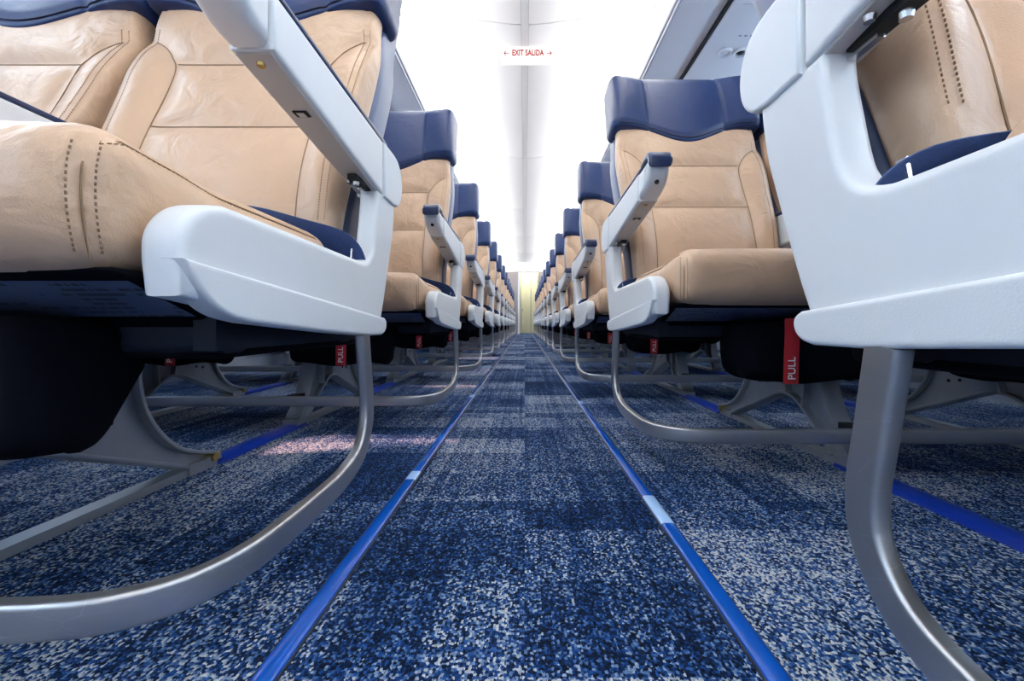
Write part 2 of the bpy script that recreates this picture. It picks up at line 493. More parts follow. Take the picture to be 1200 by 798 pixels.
# --- cove lamp lenses between bins and ceiling (long fluorescent coves)
for s in (-1, 1):
    for a, b in zip(joints[:-1], joints[1:]):
        mb = prism([(0.664, 1.992), (0.678, 1.988), (0.702, 2.050), (0.686, 2.056)], 0.01, b - a - 0.01, 0.002, 2, place=lambda x, z, t, s=s: (s * x, t, z))
        o = link('cove_light', mb.mesh('cove_light', 'cove'), None, (0, a, 0))
        tag(o, 'glowing white cove light strip between overhead bins and ceiling', 'light', 'cove lights along the ceiling edge')

# --- added fill strips above the windows, to brighten the bin undersides
for s in (-1, 1):
    for a, b in zip(joints[:-1], joints[1:]):
        mb = prism([(1.690, 1.622), (1.700, 1.634), (1.757, 1.634), (1.757, 1.585), (1.745, 1.580)], 0.01, b - a - 0.01, 0.002, 2, place=lambda x, z, t, s=s: (s * x, t, z))
        o = link('added_sidewall_fill', mb.mesh('added_sidewall_fill', 'wash'), None, (0, a, 0))
        tag(o, 'added cool white fill strip on the side wall above the windows', 'light', 'added fill strips above the windows')

# --- overhead bins with latch, edge rail
BIN = [(0.640, 1.634), (0.632, 1.650), (0.634, 1.70), (0.648, 1.80), (0.672, 1.92), (0.690, 1.985), (0.715, 2.058), (1.755, 2.058), (1.755, 1.67), (1.30, 1.634), (0.90, 1.634)]
bin_me = {}; rail_me = {}; latch_me = {}; lip_me = {}
BL = 1.20
for s in (-1, 1):
    pl = lambda x, z, t, s=s: (s * x, t, z)
    bin_me[s] = prism(BIN, 0.003, BL - 0.003, 0.006, 2, place=pl).mesh('bin_body', 'bin', 40)
    rail_me[s] = prism([(0.628, 1.622), (0.628, 1.633), (0.650, 1.633), (0.650, 1.622)], 0.0, BL, 0.002, 2, place=pl).mesh('edge_rail', 'rail')
    lip_me[s] = prism([(0.636, 1.612), (0.636, 1.621), (0.643, 1.621), (0.643, 1.612)], 0.0, BL, 0.001, 2, place=pl).mesh('edge_lip', 'bin')
    latch_me[s] = prism([(0.676, 1.90), (0.664, 1.91), (0.674, 1.965), (0.690, 1.965)], 0.0, 0.11, 0.003, 2, place=pl).mesh('latch', 'ring')
y = -1.43 - BL + 0.55
nb = 0
while y < 11.6:
    for s in (-1, 1):
        r = link('overhead_bin', None, None, (0, y, 0)); r.empty_display_size = 0.1
        tag(r, 'closed white overhead luggage bin above the seats', 'luggage bin', 'overhead bins along the cabin')
        link('bin_body', bin_me[s], r); rr = link('edge_rail', rail_me[s], r)
        link('edge_lip', lip_me[s], r); link('latch', latch_me[s], r, (0, BL / 2 - 0.055, 0))
    y += BL

# --- passenger service panels under the bins
def ring(r_out, r_in, h, k=24):
    V = []
    for r, z in ((r_out, 0), (r_out * 0.93, -h), (r_in, -h * 0.8), (r_in * 0.85, 0.0)):
        V += [(r * math.cos(2 * PI * i / k), r * math.sin(2 * PI * i / k), z) for i in range(k)]
    return MB().add(V, [(q * k + i, q * k + (i + 1) % k, (q + 1) * k + (i + 1) % k, (q + 1) * k + i) for q in range(3) for i in range(k)])
ring_me = ring(0.034, 0.022, 0.012).mesh('air_nozzle', 'ring')
core_me = MB().add(*disc(0.021, 0.012, -0.008, 16)).mesh('nozzle_core', 'black')
lens_me = MB().add(*disc(0.02, 0.014, -0.006, 16)).mesh('reading_lens', 'psu')
psu_me = rbox(-0.2, 0.2, -0.385, 0.385, -0.009, 0.009, 0.006, (0.2, 0.3, 0.02)).mesh('panel', 'psu', merge=True)
grv_me = MB().box(-0.15, 0.15, -0.30, -0.295, -0.0105, -0.008).box(-0.15, 0.15, 0.30, 0.305, -0.0105, -0.008).box(0.15, 0.155, -0.3, 0.305, -0.0105, -0.008).mesh('panel_groove', 'ring')
icon = MB()
for q in range(6): icon.box(-0.075 + q * 0.026, -0.063 + q * 0.026, -0.115, -0.107, -0.0105, -0.009)
icon_me = icon.mesh('icon_print', 'rail')
gap_me = MB().box(-0.006, 0.006, -0.405, 0.405, -0.006, 0.012).mesh('shadow_gap', 'black')
for k in range(-4, 12):
    for s in (-1, 1):
        y = 2.0 + 0.81 * k
        if not -1.9 < y < 11.4: continue
        r = link('service_panel', None, None, (s * 1.062, y, 1.62))
        tag(r, 'white overhead panel with round air nozzles below the luggage bins', 'service panel', 'service panels below the bins')
        link('panel', psu_me, r, (0, 0, 0)); link('panel_groove', grv_me, r); link('icon_print', icon_me, r)
        link('shadow_gap', gap_me, r, (-s * 0.207, 0, 0))
        for q in range(3):
            g = link('air_nozzle', ring_me, r, (s * (-0.085 + 0.075 * q), 0.0, -0.009))
            link('nozzle_core' if q != 0 else 'reading_lens', core_me if q != 0 else lens_me, g)

# --- floor path strips and seat track covers
strip_me = {}
def strip_mesh(L):
    return prism([(-0.0095, 0.0), (-0.0088, 0.003), (-0.006, 0.0042), (0.006, 0.0042), (0.0088, 0.003), (0.0095, 0.0)], 0.0, L, 0.0, 1,
                 place=lambda x, z, t: (x, t, z))
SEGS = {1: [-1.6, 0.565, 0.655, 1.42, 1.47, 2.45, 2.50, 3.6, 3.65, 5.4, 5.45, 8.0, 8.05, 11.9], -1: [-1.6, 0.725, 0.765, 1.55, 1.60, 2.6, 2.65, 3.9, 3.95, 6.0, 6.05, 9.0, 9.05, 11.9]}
for s, nm, off in ((-1, 'trim_1', -0.2035), (1, 'trim_2', 0.1975)):
    base = tag(link(nm, MB().box(-0.0112, 0.0112, -1.6, 11.9, 0.0, 0.0016).mesh('strip_edging', 'edge'), None, (off, 0, 0)),
               'thin blue floor path strip edging the aisle carpet', kind='structure')
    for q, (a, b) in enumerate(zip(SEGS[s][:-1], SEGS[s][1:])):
        nm2, mm, dz = ('strip_segment', 'strip', 0.0005) if q % 2 == 0 else ('strip_joint_glare', 'jointglare', 0.0008)  # pale pieces are joints; the nearest right one paints reflection glare
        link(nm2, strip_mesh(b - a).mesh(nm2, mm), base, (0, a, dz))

# --- front and aft ends of the cabin
tag(link('wall_front', MB().box(-1.76, 1.76, Y0 - 0.05, Y0, 0, 2.2).mesh('wall_front', 'wall')), 'white front bulkhead of the cabin', kind='structure')
tag(link('wall_back', MB().box(-1.76, 1.76, Y1, Y1 + 0.05, 0, 2.2).mesh('wall_back', 'door')), 'cream wall at the aft end of the aisle', kind='structure')
tag(link('wall_aft_left', MB().box(-1.755, -0.205, 12.02, 12.9, 0, 1.83).mesh('wall_aft_left', 'taupe')), 'taupe partition beside the aft doorway, on the sunlit carpet side', kind='structure')
tag(link('wall_aft_right', MB().box(0.42, 1.755, 12.02, 12.9, 0, 1.83).mesh('wall_aft_right', 'taupe')), 'taupe partition beside the aft doorway, on the scratched bar side', kind='structure')
hd = tag(link('wall_aft_header', MB().box(-1.755, 1.755, 12.01, 12.16, 1.832, 2.2).mesh('wall_aft_header', 'wall')), 'white header above the aft doorway', kind='structure')
tag(link('trim_3', MB().box(-0.203, -0.15, 12.05, 12.12, 0, 1.83).mesh('trim_3', 'wall')), 'white jamb of the aft doorway', kind='structure')
tag(link('light_panel', rbox(-0.19, 0.22, 11.985, 12.009, 1.87, 1.99, 0.005, (0.2, 0.02, 0.06)).mesh('light_panel', 'sign', merge=True)),
    'small glowing white panel on the header above the aft doorway', 'light')
dr = tag(link('door_1', rbox(-0.14, 0.19, 13.20, 13.25, 0.01, 1.86, 0.006, (0.1, 0.03, 0.5)).mesh('door_1', 'door', merge=True)), 'tall cream door at the end of the aisle', kind='structure')
link('door_edge', MB().box(0.185, 0.20, 13.185, 13.2, 0.01, 1.86).mesh('door_edge', 'rail'), dr)
link('door_leaf', rbox(0.205, 0.41, 13.20, 13.25, 0.01, 1.86, 0.006, (0.1, 0.03, 0.5)).mesh('door_leaf', 'door', merge=True), dr)
link('door_latch', MB().box(-0.09, -0.06, 13.17, 13.2, 0.72, 0.78).mesh('door_latch', 'rail'), dr)
tag(link('ceiling_lamp', rbox(-0.15, 0.37, 12.4, 12.85, 2.17, 2.198, 0.006, (0.2, 0.2, 0.02)).mesh('ceiling_lamp', 'aftlamp', merge=True)),
    'yellow tinted ceiling lamp in front of the aft door', 'light')

# --- exit sign
ex = link('exit_sign', None, None, (0.02, 2.69, 2.108))
tag(ex, 'white hanging sign with red EXIT SALIDA lettering and two arrows', 'exit sign')
link('sign_body', rbox(-0.178, 0.178, 0.0, 0.05, -0.098, -0.001, 0.008, (0.1, 0.03, 0.05)).mesh('sign_body', 'sign', merge=True), ex)
link('lettering', text_mesh('EXIT SALIDA', 0.05, 'lettering', 'redletter', 0.001, 0.0012), ex, (0, -0.0008, -0.046), (PI / 2, 0, 0)).scale = (0.74, 1.05, 1)
for s in (-1, 1):
    ar = MB().box(s * 0.140 - 0.014, s * 0.140 + 0.014, -0.0012, 0.0, -0.049, -0.045)
    for q in (-1, 1):
        V, Fc = sweep([(s * 0.156, -0.0006, -0.047), (s * 0.143, -0.0006, -0.047 + q * 0.014)], [(-0.002, -0.0006), (0.002, -0.0006), (0.002, 0.0006), (-0.002, 0.0006)], (0, 0, 1))
        ar.add(V, Fc)
    link('arrow', ar.mesh('arrow', 'redletter'), ex)

# ================================================================== SEATS
# unit coordinates: x outward from the aisle centre line, u (= y) aft, z up;  the root sits at x = XR
XR = 0.93
CEN = [0.50, 0.96, 1.42]                   # seat centre lines
def uf(z): return -0.048 + 0.21 * (z - 0.42)   # front surface of the backrest

# ---------- cushion (local x about its centre)
CX, CY0, CY1, CZ0, CZ1, CR = 0.222, -0.424, -0.098, 0.312, 0.414, 0.030
def cush_fn(x, y, z):
    e = smooth(0.12, 0.222, abs(x))
    top = smooth(0.33, 0.41, z)
    z2 = z + top * (0.006 * (1 - e) * math.cos(min(1, abs((y + 0.25) / 0.17)) * PI / 2) + 0.004 * smooth(-0.36, -0.40, y) - 0.008 * smooth(-0.37, -0.30, y) * e)
    fr = smooth(-0.34, -0.424, y)
    mid = math.sin(PI * min(1, max(0, (z - 0.315) / 0.1)))
    y2 = y - 0.008 * fr * (1 - (abs(x) / 0.23) ** 2) - 0.010 * fr * mid
    x2 = x * (1 + 0.012 * mid)
    return (x2, y2, z2)
def seam_path(s):
    q = CR * (1 - math.sqrt(0.5)); h = CR * (1 - math.sqrt(1 / 3))
    up = [(s * (CX - q), CY0 + q, z) for z in [0.320 + 0.058 * k / 9 for k in range(10)]]
    bk = [(s * (CX - q), y, CZ1 - q) for y in [CY0 + CR + (CY1 - CR - CY0 - CR) * k / 30 for k in range(31)]]
    return up + [(s * (CX - h * 0.97), CY0 + h * 1.05, CZ1 - h * 1.4)] + bk
SEAMS = [seam_path(1), seam_path(-1)]
def cushion():
    def fn(x, y, z):
        dd = 9.0; sg = SEAMS[0] if x > 0 else SEAMS[1]
        if abs(x) > 0.19 and z > 0.316:
            P = Vector((x, y, z))
            for a, b in zip(sg[:-1], sg[1:]):
                A = Vector(a); B = Vector(b) - A; t = min(1, max(0, (P - A).dot(B) / B.length_squared))
                dd = min(dd, (P - A - B * t).length)
        g = 0.0028 * math.exp(-(dd / 0.0032) ** 2)
        c = Vector((min(max(x, -CX + CR), CX - CR), min(max(y, CY0 + CR), CY1 - CR), min(max(z, CZ0 + CR), CZ1 - CR)))
        n = Vector((x, y, z)) - c
        if n.length > 1e-6: x, y, z = Vector((x, y, z)) - n.normalized() * g
        return cush_fn(x, y, z)
    return rbox(-CX, CX, CY0, CY1, CZ0, CZ1, CR, (0.008, 0.012, 0.010), fn)
cushion_me = cushion().mesh('seat_cushion', 'tan', 60, merge=True)
cseam_mes = []
for sg in SEAMS:
    pts = []
    for p in sg:
        c = Vector((min(max(p[0], -CX + CR), CX - CR), min(max(p[1], CY0 + CR), CY1 - CR), min(max(p[2], CZ0 + CR), CZ1 - CR)))
        n = (Vector(p) - c).normalized(); pts.append(cush_fn(*(Vector(p) - n * 0.0017)))
    cseam_mes.append(MB().add(*sweep(pts, circ(0.0006, 6), (1, 0, 0.3))).mesh('seam', 'seam'))
def cush_stitch():
    mb = MB()
    for sgn, sg in zip((1, -1), SEAMS):
        pts = [Vector(p) for p in sg]
        L_ = [0.0]
        for a, b in zip(pts[:-1], pts[1:]): L_.append(L_[-1] + (b - a).length)
        def at(d):
            for i in range(len(pts) - 1):
                if L_[i + 1] >= d: return pts[i].lerp(pts[i + 1], (d - L_[i]) / (L_[i + 1] - L_[i])), (pts[i + 1] - pts[i]).normalized()
            return pts[-1], (pts[-1] - pts[-2]).normalized()
        d = 0.004
        while d < L_[-1] - 0.004:
            p, t = at(d)
            vert = d < 0.075
            for off in ((-0.0062, 0.0062) if vert else (0.0055,)):
                ci = Vector((min(max(p.x, -CX + CR), CX - CR), min(max(p.y, CY0 + CR), CY1 - CR), min(max(p.z, CZ0 + CR), CZ1 - CR)))
                n = (p - ci).normalized(); b = t.cross(n).normalized() * sgn
                q = ci + (n * CR + b * off).normalized() * CR
                n2 = (q - ci).normalized()
                V = []
                hw, hl = (0.0005, 0.0010) if vert else (0.0003, 0.0011)
                for a in (-1, 1):
                    for c_ in (-1, 1):
                        for e in (-1, 1):
                            V.append(cush_fn(*(q + t * (hl * a) + b.normalized() * (hw * c_) + n2 * (0.0004 * e))))
                mb.add(V, [(0, 1, 3, 2), (4, 6, 7, 5), (0, 4, 5, 1), (2, 3, 7, 6), (0, 2, 6, 4), (1, 5, 7, 3)])
            d += 0.0040
    return mb
cstitch_me = cush_stitch().mesh('stitching', 'stitch')

# ---------- backrest
VS = [(0.160, 0.36), (0.152, 0.48), (0.147, 0.62), (0.141, 0.745), (0.154, 0.785), (0.18, 0.815), (0.222, 0.838)]
H1 = [(-0.141, 0.770), (0.141, 0.770)]; H2 = [(-0.147, 0.622), (0.147, 0.622)]
def bw(z): return 1 - 0.04 * smooth(0.78, 0.90, z) - 0.10 * (1 - smooth(0.45, 0.84, z))
def back_front(x, z):
    """forward offset of the padded front at (x, z)"""
    ax = abs(x)
    dmin = min(seg_dist(ax, z, VS), seg_dist(x, z, H1), seg_dist(x, z, H2))
    puff = 0.010 * (1 - math.exp(-(dmin / 0.022) ** 1.5))
    bol = 0.012 * smooth(0.42, 0.58, z) * smooth(0.13, 0.185, ax) * (1 - smooth(0.72, 0.83, z))
    edge = -0.004 * math.exp(-((ax - 0.2045) / 0.003) ** 2)
    lumbar = 0.012 * math.exp(-((z - 0.55) / 0.12) ** 2)
    return puff + bol + edge + lumbar
def backrest():
    def fn(x, y, z):
        # y in 0 .. 0.075, 0 is the front
        t = 1 - smooth(0.0, 0.03, y)
        d = back_front(x, z) * t
        wz = bw(z)
        return (x * wz, uf(z) + y - d, z)
    return rbox(-0.222, 0.222, 0.0, 0.042, 0.36, 0.94, 0.020, (0.0065, 0.025, 0.0065), fn)
back_me = backrest().mesh('backrest', 'tan', 70, merge=True)
bseam_mes = []
def line(pl, sub=5):
    p = catmull([(a, 0, c) for a, c in pl], sub)
    pts = [(q.x * bw(q.z), uf(q.z) - back_front(q.x, q.z) - 0.0004, q.z) for q in p if abs(q.x) < 0.206]
    bseam_mes.append(MB().add(*sweep(pts, circ(0.0011, 6), (0, 1, 0.1))).mesh('seam', 'seam'))
for s in (-1, 1): line([(s * a, c) for a, c in VS])
for H in (H1, H2):
    (a, c), (b, _) = H; line([(a + (b - a) * k / 8, c) for k in range(9)])
def back_stitch():
    mb = MB()
    for s in (-1, 1):
        for off in (0.1985, 0.2095):
            for k in range(90):
                z = 0.44 + 0.41 * k / 89
                x = s * off * bw(z)
                r = max(0, (abs(off) - 0.202) / 0.020); dx = 0.020 * (1 - math.sqrt(max(0, 1 - r * r)))
                y = uf(z) + dx - back_front(off, z) * (1 - smooth(0, 0.03, dx)) - 0.0003
                mb.box(x - 0.0004, x + 0.0004, y - 0.0003, y + 0.001, z, z + 0.0024)
    return mb
bstitch_me = back_stitch().mesh('stitching', 'stitch2')

# ---------- headrest
def hz0(x): return 0.899 - 0.052 * (0.5 + 0.5 * math.cos(PI * min(1, abs(x) / 0.165)))
def hz1(x): return 1.114 - 0.006 * (abs(x) / 0.23) ** 2
def head_front(x, t):
    ax = abs(x)
    return 0.024 * smooth(0.10, 0.21, ax) * (0.6 + 0.4 * t) - 0.005 * math.exp(-((ax - 0.115) / 0.004) ** 2) \
        - 0.004 * math.exp(-((t - 0.075) / 0.02) ** 2) + 0.010 * math.sin(PI * min(1, t * 1.05))
def headrest():
    def fn(x, y, z):
        t = z                                        # z runs 0..0.21 in the box
        tt = min(1, max(0, z / 0.21))
        zz = hz0(x) + (hz1(x) - hz0(x)) * tt
        f = 1 - smooth(0.0, 0.035, y)
        return (x * (1 - 0.025 * (1 - math.sin(PI * 0.5 * (1 - tt * 0.6)))), uf(zz) - 0.018 + y - head_front(x, tt) * f, zz)
    return rbox(-0.232, 0.232, 0.0, 0.098, 0.0, 0.21, 0.024, (0.0065, 0.03, 0.007), fn)
head_me = headrest().mesh('headrest', 'navy', 70, merge=True)
hseam_mes = []
for s in (-1, 1):
    pts = []
    for k in range(14):
        tt = 0.08 + 0.82 * k / 13; x = s * 0.115; zz = hz0(x) + (hz1(x) - hz0(x)) * tt
        pts.append((x * (1 - 0.025 * (1 - math.sin(PI * 0.5 * (1 - tt * 0.6)))), uf(zz) - 0.018 - head_front(x, tt) - 0.0002, zz))
    hseam_mes.append(MB().add(*sweep(pts, circ(0.0014, 6), (1, 0, 0))).mesh('seam', 'navyseam'))
pts = []
for k in range(41):
    x = -0.212 + 0.424 * k / 40; tt = 0.075; zz = hz0(x) + (hz1(x) - hz0(x)) * tt
    pts.append((x, uf(zz) - 0.018 - head_front(x, tt) - 0.0002 + (0.004 if k in (0, 40) else 0), zz))
hseam_mes.append(MB().add(*sweep(pts, circ(0.0014, 6), (0, 0, 1))).mesh('seam', 'navyseam'))

# ---------- back shell
shell_me = rbox(-0.218, 0.218, 0.036, 0.112, 0.40, 1.075, 0.014, (0.1, 0.02, 0.05), lambda x, y, z: (x * (bw(z) + 0.02), uf(z) + y, z)).mesh('back_shell', 'shell', 40, merge=True)

# ---------- seat belt
def belt(s=1):
    dz = 0.0 if s < 0 else 0.028
    mb = MB(); R = rrect(0.0025, 0.040, 0.001, 2)
    p = catmull([(-0.238, -0.060, 0.345), (-0.237, -0.064, 0.378 - dz * 0.4), (-0.222, -0.074, 0.400 - dz * 0.7), (-0.17, -0.083, 0.415 - dz), (-0.10, -0.087, 0.432 - dz * 1.3), (-0.04, -0.087, 0.430 - dz * 1.3), (0.03, -0.085, 0.40 - dz)], 6)
    mb.add(*sweep(p, R, (0, 1, 0)))
    p = catmull([(0.238, -0.060, 0.355), (0.236, -0.066, 0.388), (0.21, -0.078, 0.404), (0.16, -0.086, 0.412)], 6)
    mb.add(*sweep(p, R, (0, 1, 0)))
    return mb
belt_me = belt().mesh('seat_belt', 'belt')
clip_me = prism([(-0.082, 0.345), (-0.066, 0.345), (-0.062, 0.372), (-0.068, 0.392), (-0.076, 0.392), (-0.080, 0.372)], -0.2425, -0.2395, 0.0008, 1).mesh('belt_anchor', 'steel')

# ---------- seat pan and placard, pouch, strap
pan_me = rbox(-0.222, 0.222, -0.412, 0.0, 0.246, 0.318, 0.008, (0.1, 0.02, 0.01), lambda x, y, z: (x, y + 0.10 * min(1, max(0, (0.315 - z) / 0.04)) * smooth(-0.20, -0.40, y), z)).mesh('seat_pan', 'dark', 40, merge=True)
plac_me = MB().box(-0.219, 0.219, -0.4140, -0.4128, 0.285, 0.309).tf(lambda x, y, z: (x, y + 0.10 * (0.315 - z) / 0.04, z)).mesh('placard', 'placard')
def pouch():
    def fn(x, y, z):
        k = smooth(0.285, 0.16, z)
        return (x * (1 - 0.10 * k) + 0.006 * math.sin(y * 40 + z * 50), y + 0.03 * k * (0.15 if y < -0.33 else -0.7) + 0.006 * math.sin(x * 33 + z * 41), z + 0.006 * math.sin(x * 30 + y * 22) * k)
    return rbox(-0.13, 0.165, -0.393, -0.275, 0.168, 0.285, 0.026, (0.03, 0.03, 0.025), fn)
pouch_me = pouch().mesh('life_vest_pouch', 'dark', 60, merge=True)
strap_me = MB().add(*sweep(catmull([(0.0, -0.400, 0.29), (0.001, -0.399, 0.262), (0.0, -0.398, 0.22), (-0.001, -0.397, 0.168)], 5), rrect(0.002, 0.028, 0.0008, 2), (0, 1, 0))).mesh('pull_strap', 'red')
pull_me = text_mesh('PULL', 0.0195, 'pull_lettering', 'letter', 0.0004)

# ---------- armrest (local: x across about its centre, aisle side is -x for s=+1)
def ar_bot(u): return 0.4955 + max(0.0, -0.02 - u) * 0.146
AR_B = [(-0.303, ar_bot(-0.303)), (-0.02, 0.4955), (-0.006, 0.4950), (-0.006, 0.583), (-0.15, 0.5865), (-0.303, 0.592)]
AR_N = [(-0.305, 0.592), (-0.305, ar_bot(-0.305)), (-0.328, ar_bot(-0.325)), (-0.346, 0.5475), (-0.359, 0.556), (-0.368, 0.567), (-0.373, 0.580), (-0.374, 0.590), (-0.370, 0.5955), (-0.34, 0.594)]
AR_C = [(-0.004, 0.4915), (0.045, 0.4905), (0.068, 0.495), (0.085, 0.508), (0.093, 0.525), (0.094, 0.545), (0.086, 0.565), (0.068, 0.579), (0.045, 0.583), (-0.004, 0.583)]
def arm_meshes():
    d = {}
    global AR_C, AR_N
    c = [(q.x, q.y) for q in catmull([(a, b, 0) for a, b in AR_C[1:-1]], 3)]; AR_C = AR_C[:1] + c + AR_C[-1:]
    c = [(q.x, q.y) for q in catmull([(a, b, 0) for a, b in AR_N[2:9]], 3)]; AR_N = AR_N[:2] + c + AR_N[9:]
    d['armrest'] = prism(AR_B, -0.022, 0.022, 0.005, 3).mesh('armrest', 'white', 40)
    d['armrest_nose'] = prism(AR_N, -0.022, 0.022, 0.011, 5).mesh('armrest_nose', 'white', 45)
    d['armrest_end_cap'] = prism(AR_C, -0.024, 0.024, 0.004, 3).mesh('armrest_end_cap', 'cap', 40)
    pad = [(0.02, 0.5838), (-0.15, 0.5873), (-0.303, 0.5928), (-0.318, 0.5935), (-0.318, 0.601), (-0.303, 0.6005), (-0.15, 0.5955), (0.0, 0.592), (0.02, 0.590)]
    d['armrest_pad'] = prism(pad, -0.0205, 0.0205, 0.003, 3).mesh('armrest_pad', 'pad', 45)
    capp = [(-0.319, 0.5935), (-0.345, 0.594), (-0.366, 0.5965), (-0.375, 0.590), (-0.3765, 0.5795), (-0.3825, 0.5795), (-0.3845, 0.594), (-0.379, 0.606), (-0.366, 0.612), (-0.345, 0.6115), (-0.325, 0.606), (-0.319, 0.601)]
    d['armrest_front_cap'] = prism(capp, -0.0225, 0.0225, 0.006, 4).mesh('armrest_front_cap', 'pad', 50)
    a = MB()                                    # underside plate, its shade painted in as grey
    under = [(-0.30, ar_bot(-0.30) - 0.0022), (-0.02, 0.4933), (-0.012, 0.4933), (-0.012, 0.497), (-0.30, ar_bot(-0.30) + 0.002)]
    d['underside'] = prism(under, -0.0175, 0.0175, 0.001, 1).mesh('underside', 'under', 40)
    def on(u, dx, r, h, me_name, m, sl=1.0):
        V, Fc = disc(r, r * 0.85, -h, 14)
        V = [(x + dx, y * sl + u, z + ar_bot(u) - 0.0018) for x, y, z in V]
        return MB().add(V, Fc)
    d['screw'] = on(-0.288, 0, 0.0045, 0.003, 'screw', 'brass').mesh('screw', 'brass')
    V, Fc = disc(0.0048, 0.0042, -0.002, 14)
    Rn = Matrix.Rotation(math.radians(-50), 3, 'X')
    d['screw_hole'] = MB().add([tuple(Rn @ Vector(v) + Vector((0.0, -0.3595, 0.5565))) for v in V], Fc).mesh('screw_hole', 'black')
    sl = MB(); u = -0.215; z = ar_bot(u) - 0.0024
    sl.box(-0.008, 0.008, u - 0.006, u + 0.006, z - 0.0012, z + 0.0005)
    d['slot'] = sl.mesh('slot', 'black')
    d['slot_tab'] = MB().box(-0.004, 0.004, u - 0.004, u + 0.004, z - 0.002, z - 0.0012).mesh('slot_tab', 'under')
    pv = MB().box(-0.004, 0.010, -0.085, -0.03, 0.4925, 0.5)
    d['pivot_slot'] = pv.mesh('pivot_slot', 'black')
    p2 = MB().add(*disc(0.005, 0.004, -0.005, 12, (0.004, -0.072, 0.4925)))
    p2.add(*disc(0.0045, 0.0035, -0.004, 12, (-0.011, -0.06, 0.4985)))
    p2.box(-0.001, 0.005, -0.055, -0.026, 0.4875, 0.493)
    d['pivot_latch'] = p2.mesh('pivot_latch', 'steel')
    return d
ARM = arm_meshes()

# ---------- side panel
PANEL = [(-0.403, 0.298), (-0.406, 0.322), (-0.406, 0.337), (-0.402, 0.349), (-0.394, 0.359), (-0.382, 0.367), (-0.366, 0.3715), (-0.345, 0.373),
         (-0.20, 0.372), (-0.10, 0.371), (-0.080, 0.372), (-0.064, 0.377), (-0.052, 0.387), (-0.044, 0.402), (-0.036, 0.435), (-0.028, 0.475), (-0.026, 0.497),
         (0.062, 0.497), (0.058, 0.47), (0.050, 0.435), (0.037, 0.40), (0.020, 0.355), (0.004, 0.315), (-0.012, 0.280), (-0.10, 0.270), (-0.33, 0.288)]
BUMP = [(-0.4062, 0.3240), (-0.20, 0.3065), (-0.006, 0.2895), (0.0015, 0.285), (0.0035, 0.278), (0.000, 0.270), (-0.008, 0.2645), (-0.020, 0.2615), (-0.074, 0.2615),
        (-0.20, 0.269), (-0.337, 0.2795), (-0.362, 0.284), (-0.380, 0.292), (-0.394, 0.304), (-0.402, 0.315)]

def soft(p, i0, i1, sub=3):
    """smooth the run of outline points i0..i1"""
    c = [(q.x, q.y) for q in catmull([(a, b, 0) for a, b in p[i0:i1 + 1]], sub)]
    return p[:i0] + c + p[i1 + 1:]
PANEL = soft(PANEL, 17, 23); PANEL = soft(PANEL, 1, 16)
BUMP = soft(BUMP, 2, 7); BUMP = soft(BUMP, len(BUMP) - 5, len(BUMP) - 1)

# ---------- legs
LEG = [(0.130, 0.0), (0.134, 0.012), (0.122, 0.026), (0.085, 0.038), (0.045, 0.055), (0.012, 0.082), (-0.018, 0.122), (-0.034, 0.165), (-0.040, 0.215), (-0.040, 0.280),
       (-0.285, 0.280), (-0.292, 0.220), (-0.318, 0.125), (-0.352, 0.065), (-0.388, 0.022), (-0.392, 0.0), (-0.352, 0.0)]
ARCHL = [(-0.352, 0.0), (-0.340, 0.018), (-0.295, 0.062), (-0.250, 0.098), (-0.220, 0.114), (-0.190, 0.118), (-0.160, 0.112), (-0.09, 0.082), (0.00, 0.044), (0.055, 0.020), (0.075, 0.0)]
def leg():
    mb = prism(LEG + ARCHL[1:], -0.006, 0.006, 0.001, 1)
    fl = rrect(0.042, 0.007, 0.002, 2)
    def flange(pl, sub=4):
        mb.add(*sweep(catmull([(0, a, c) for a, c in pl], sub), fl, (1, 0, 0)))
    flange(LEG[1:10]); flange(LEG[10:15]); flange(ARCHL[1:-1])
    flange([(-0.20, 0.118), (-0.19, 0.17), (-0.165, 0.275)])
    flange([(-0.255, 0.10), (-0.262, 0.18), (-0.25, 0.275)], 3)
    mb.box(-0.014, 0.014, -0.392, 0.13, 0.0, 0.013)
    mb.box(-0.02, 0.02, -0.402, -0.345, 0.0, 0.022); mb.box(-0.018, 0.018, 0.06, 0.128, 0.0, 0.02)
    return mb
leg_me = leg().mesh('leg', 'leg', 40)
lb = MB()
for (u, z) in ((-0.10, 0.135), (-0.072, 0.130)):
    for sx in (-0.0075, 0.006): lb.add(*disc(0.0042, 0.0042, 0.0015, 10, (sx, u, z), 'X'))
legdot_me = lb.mesh('rivet', 'black')
ft = MB().add(*disc(0.010, 0.008, 0.046, 12, (-0.023, 0.118, 0.018), 'X')); ft.box(-0.012, 0.012, 0.118, 0.145, 0.006, 0.022)
foot_me = ft.mesh('foot_bolt', 'brass', 40)

# ---------- luggage bar
BARP = [(0.240, -0.083, 0.264), (0.240, -0.074, 0.21), (0.240, -0.066, 0.160), (0.240, -0.071, 0.125), (0.240, -0.097, 0.093), (0.240, -0.145, 0.0775), (0.240, -0.20, 0.073),
        (0.240, -0.285, 0.073), (0.244, -0.330, 0.073), (0.260, -0.369, 0.073), (0.295, -0.394, 0.073), (0.343, -0.403, 0.073), (0.40, -0.404, 0.073), (0.46, -0.404, 0.073), (0.55, -0.404, 0.073), (0.75, -0.404, 0.073), (1.0, -0.404, 0.073), (1.25, -0.404, 0.073), (1.42, -0.404, 0.073), (1.50, -0.403, 0.073),
        (1.55, -0.40, 0.073), (1.60, -0.382, 0.076), (1.625, -0.34, 0.09), (1.632, -0.30, 0.12), (1.634, -0.28, 0.18), (1.635, -0.27, 0.264)]
bar_path = catmull(BARP, 6)
bar_prof = rrect(0.014, 0.027, 0.0040, 4)

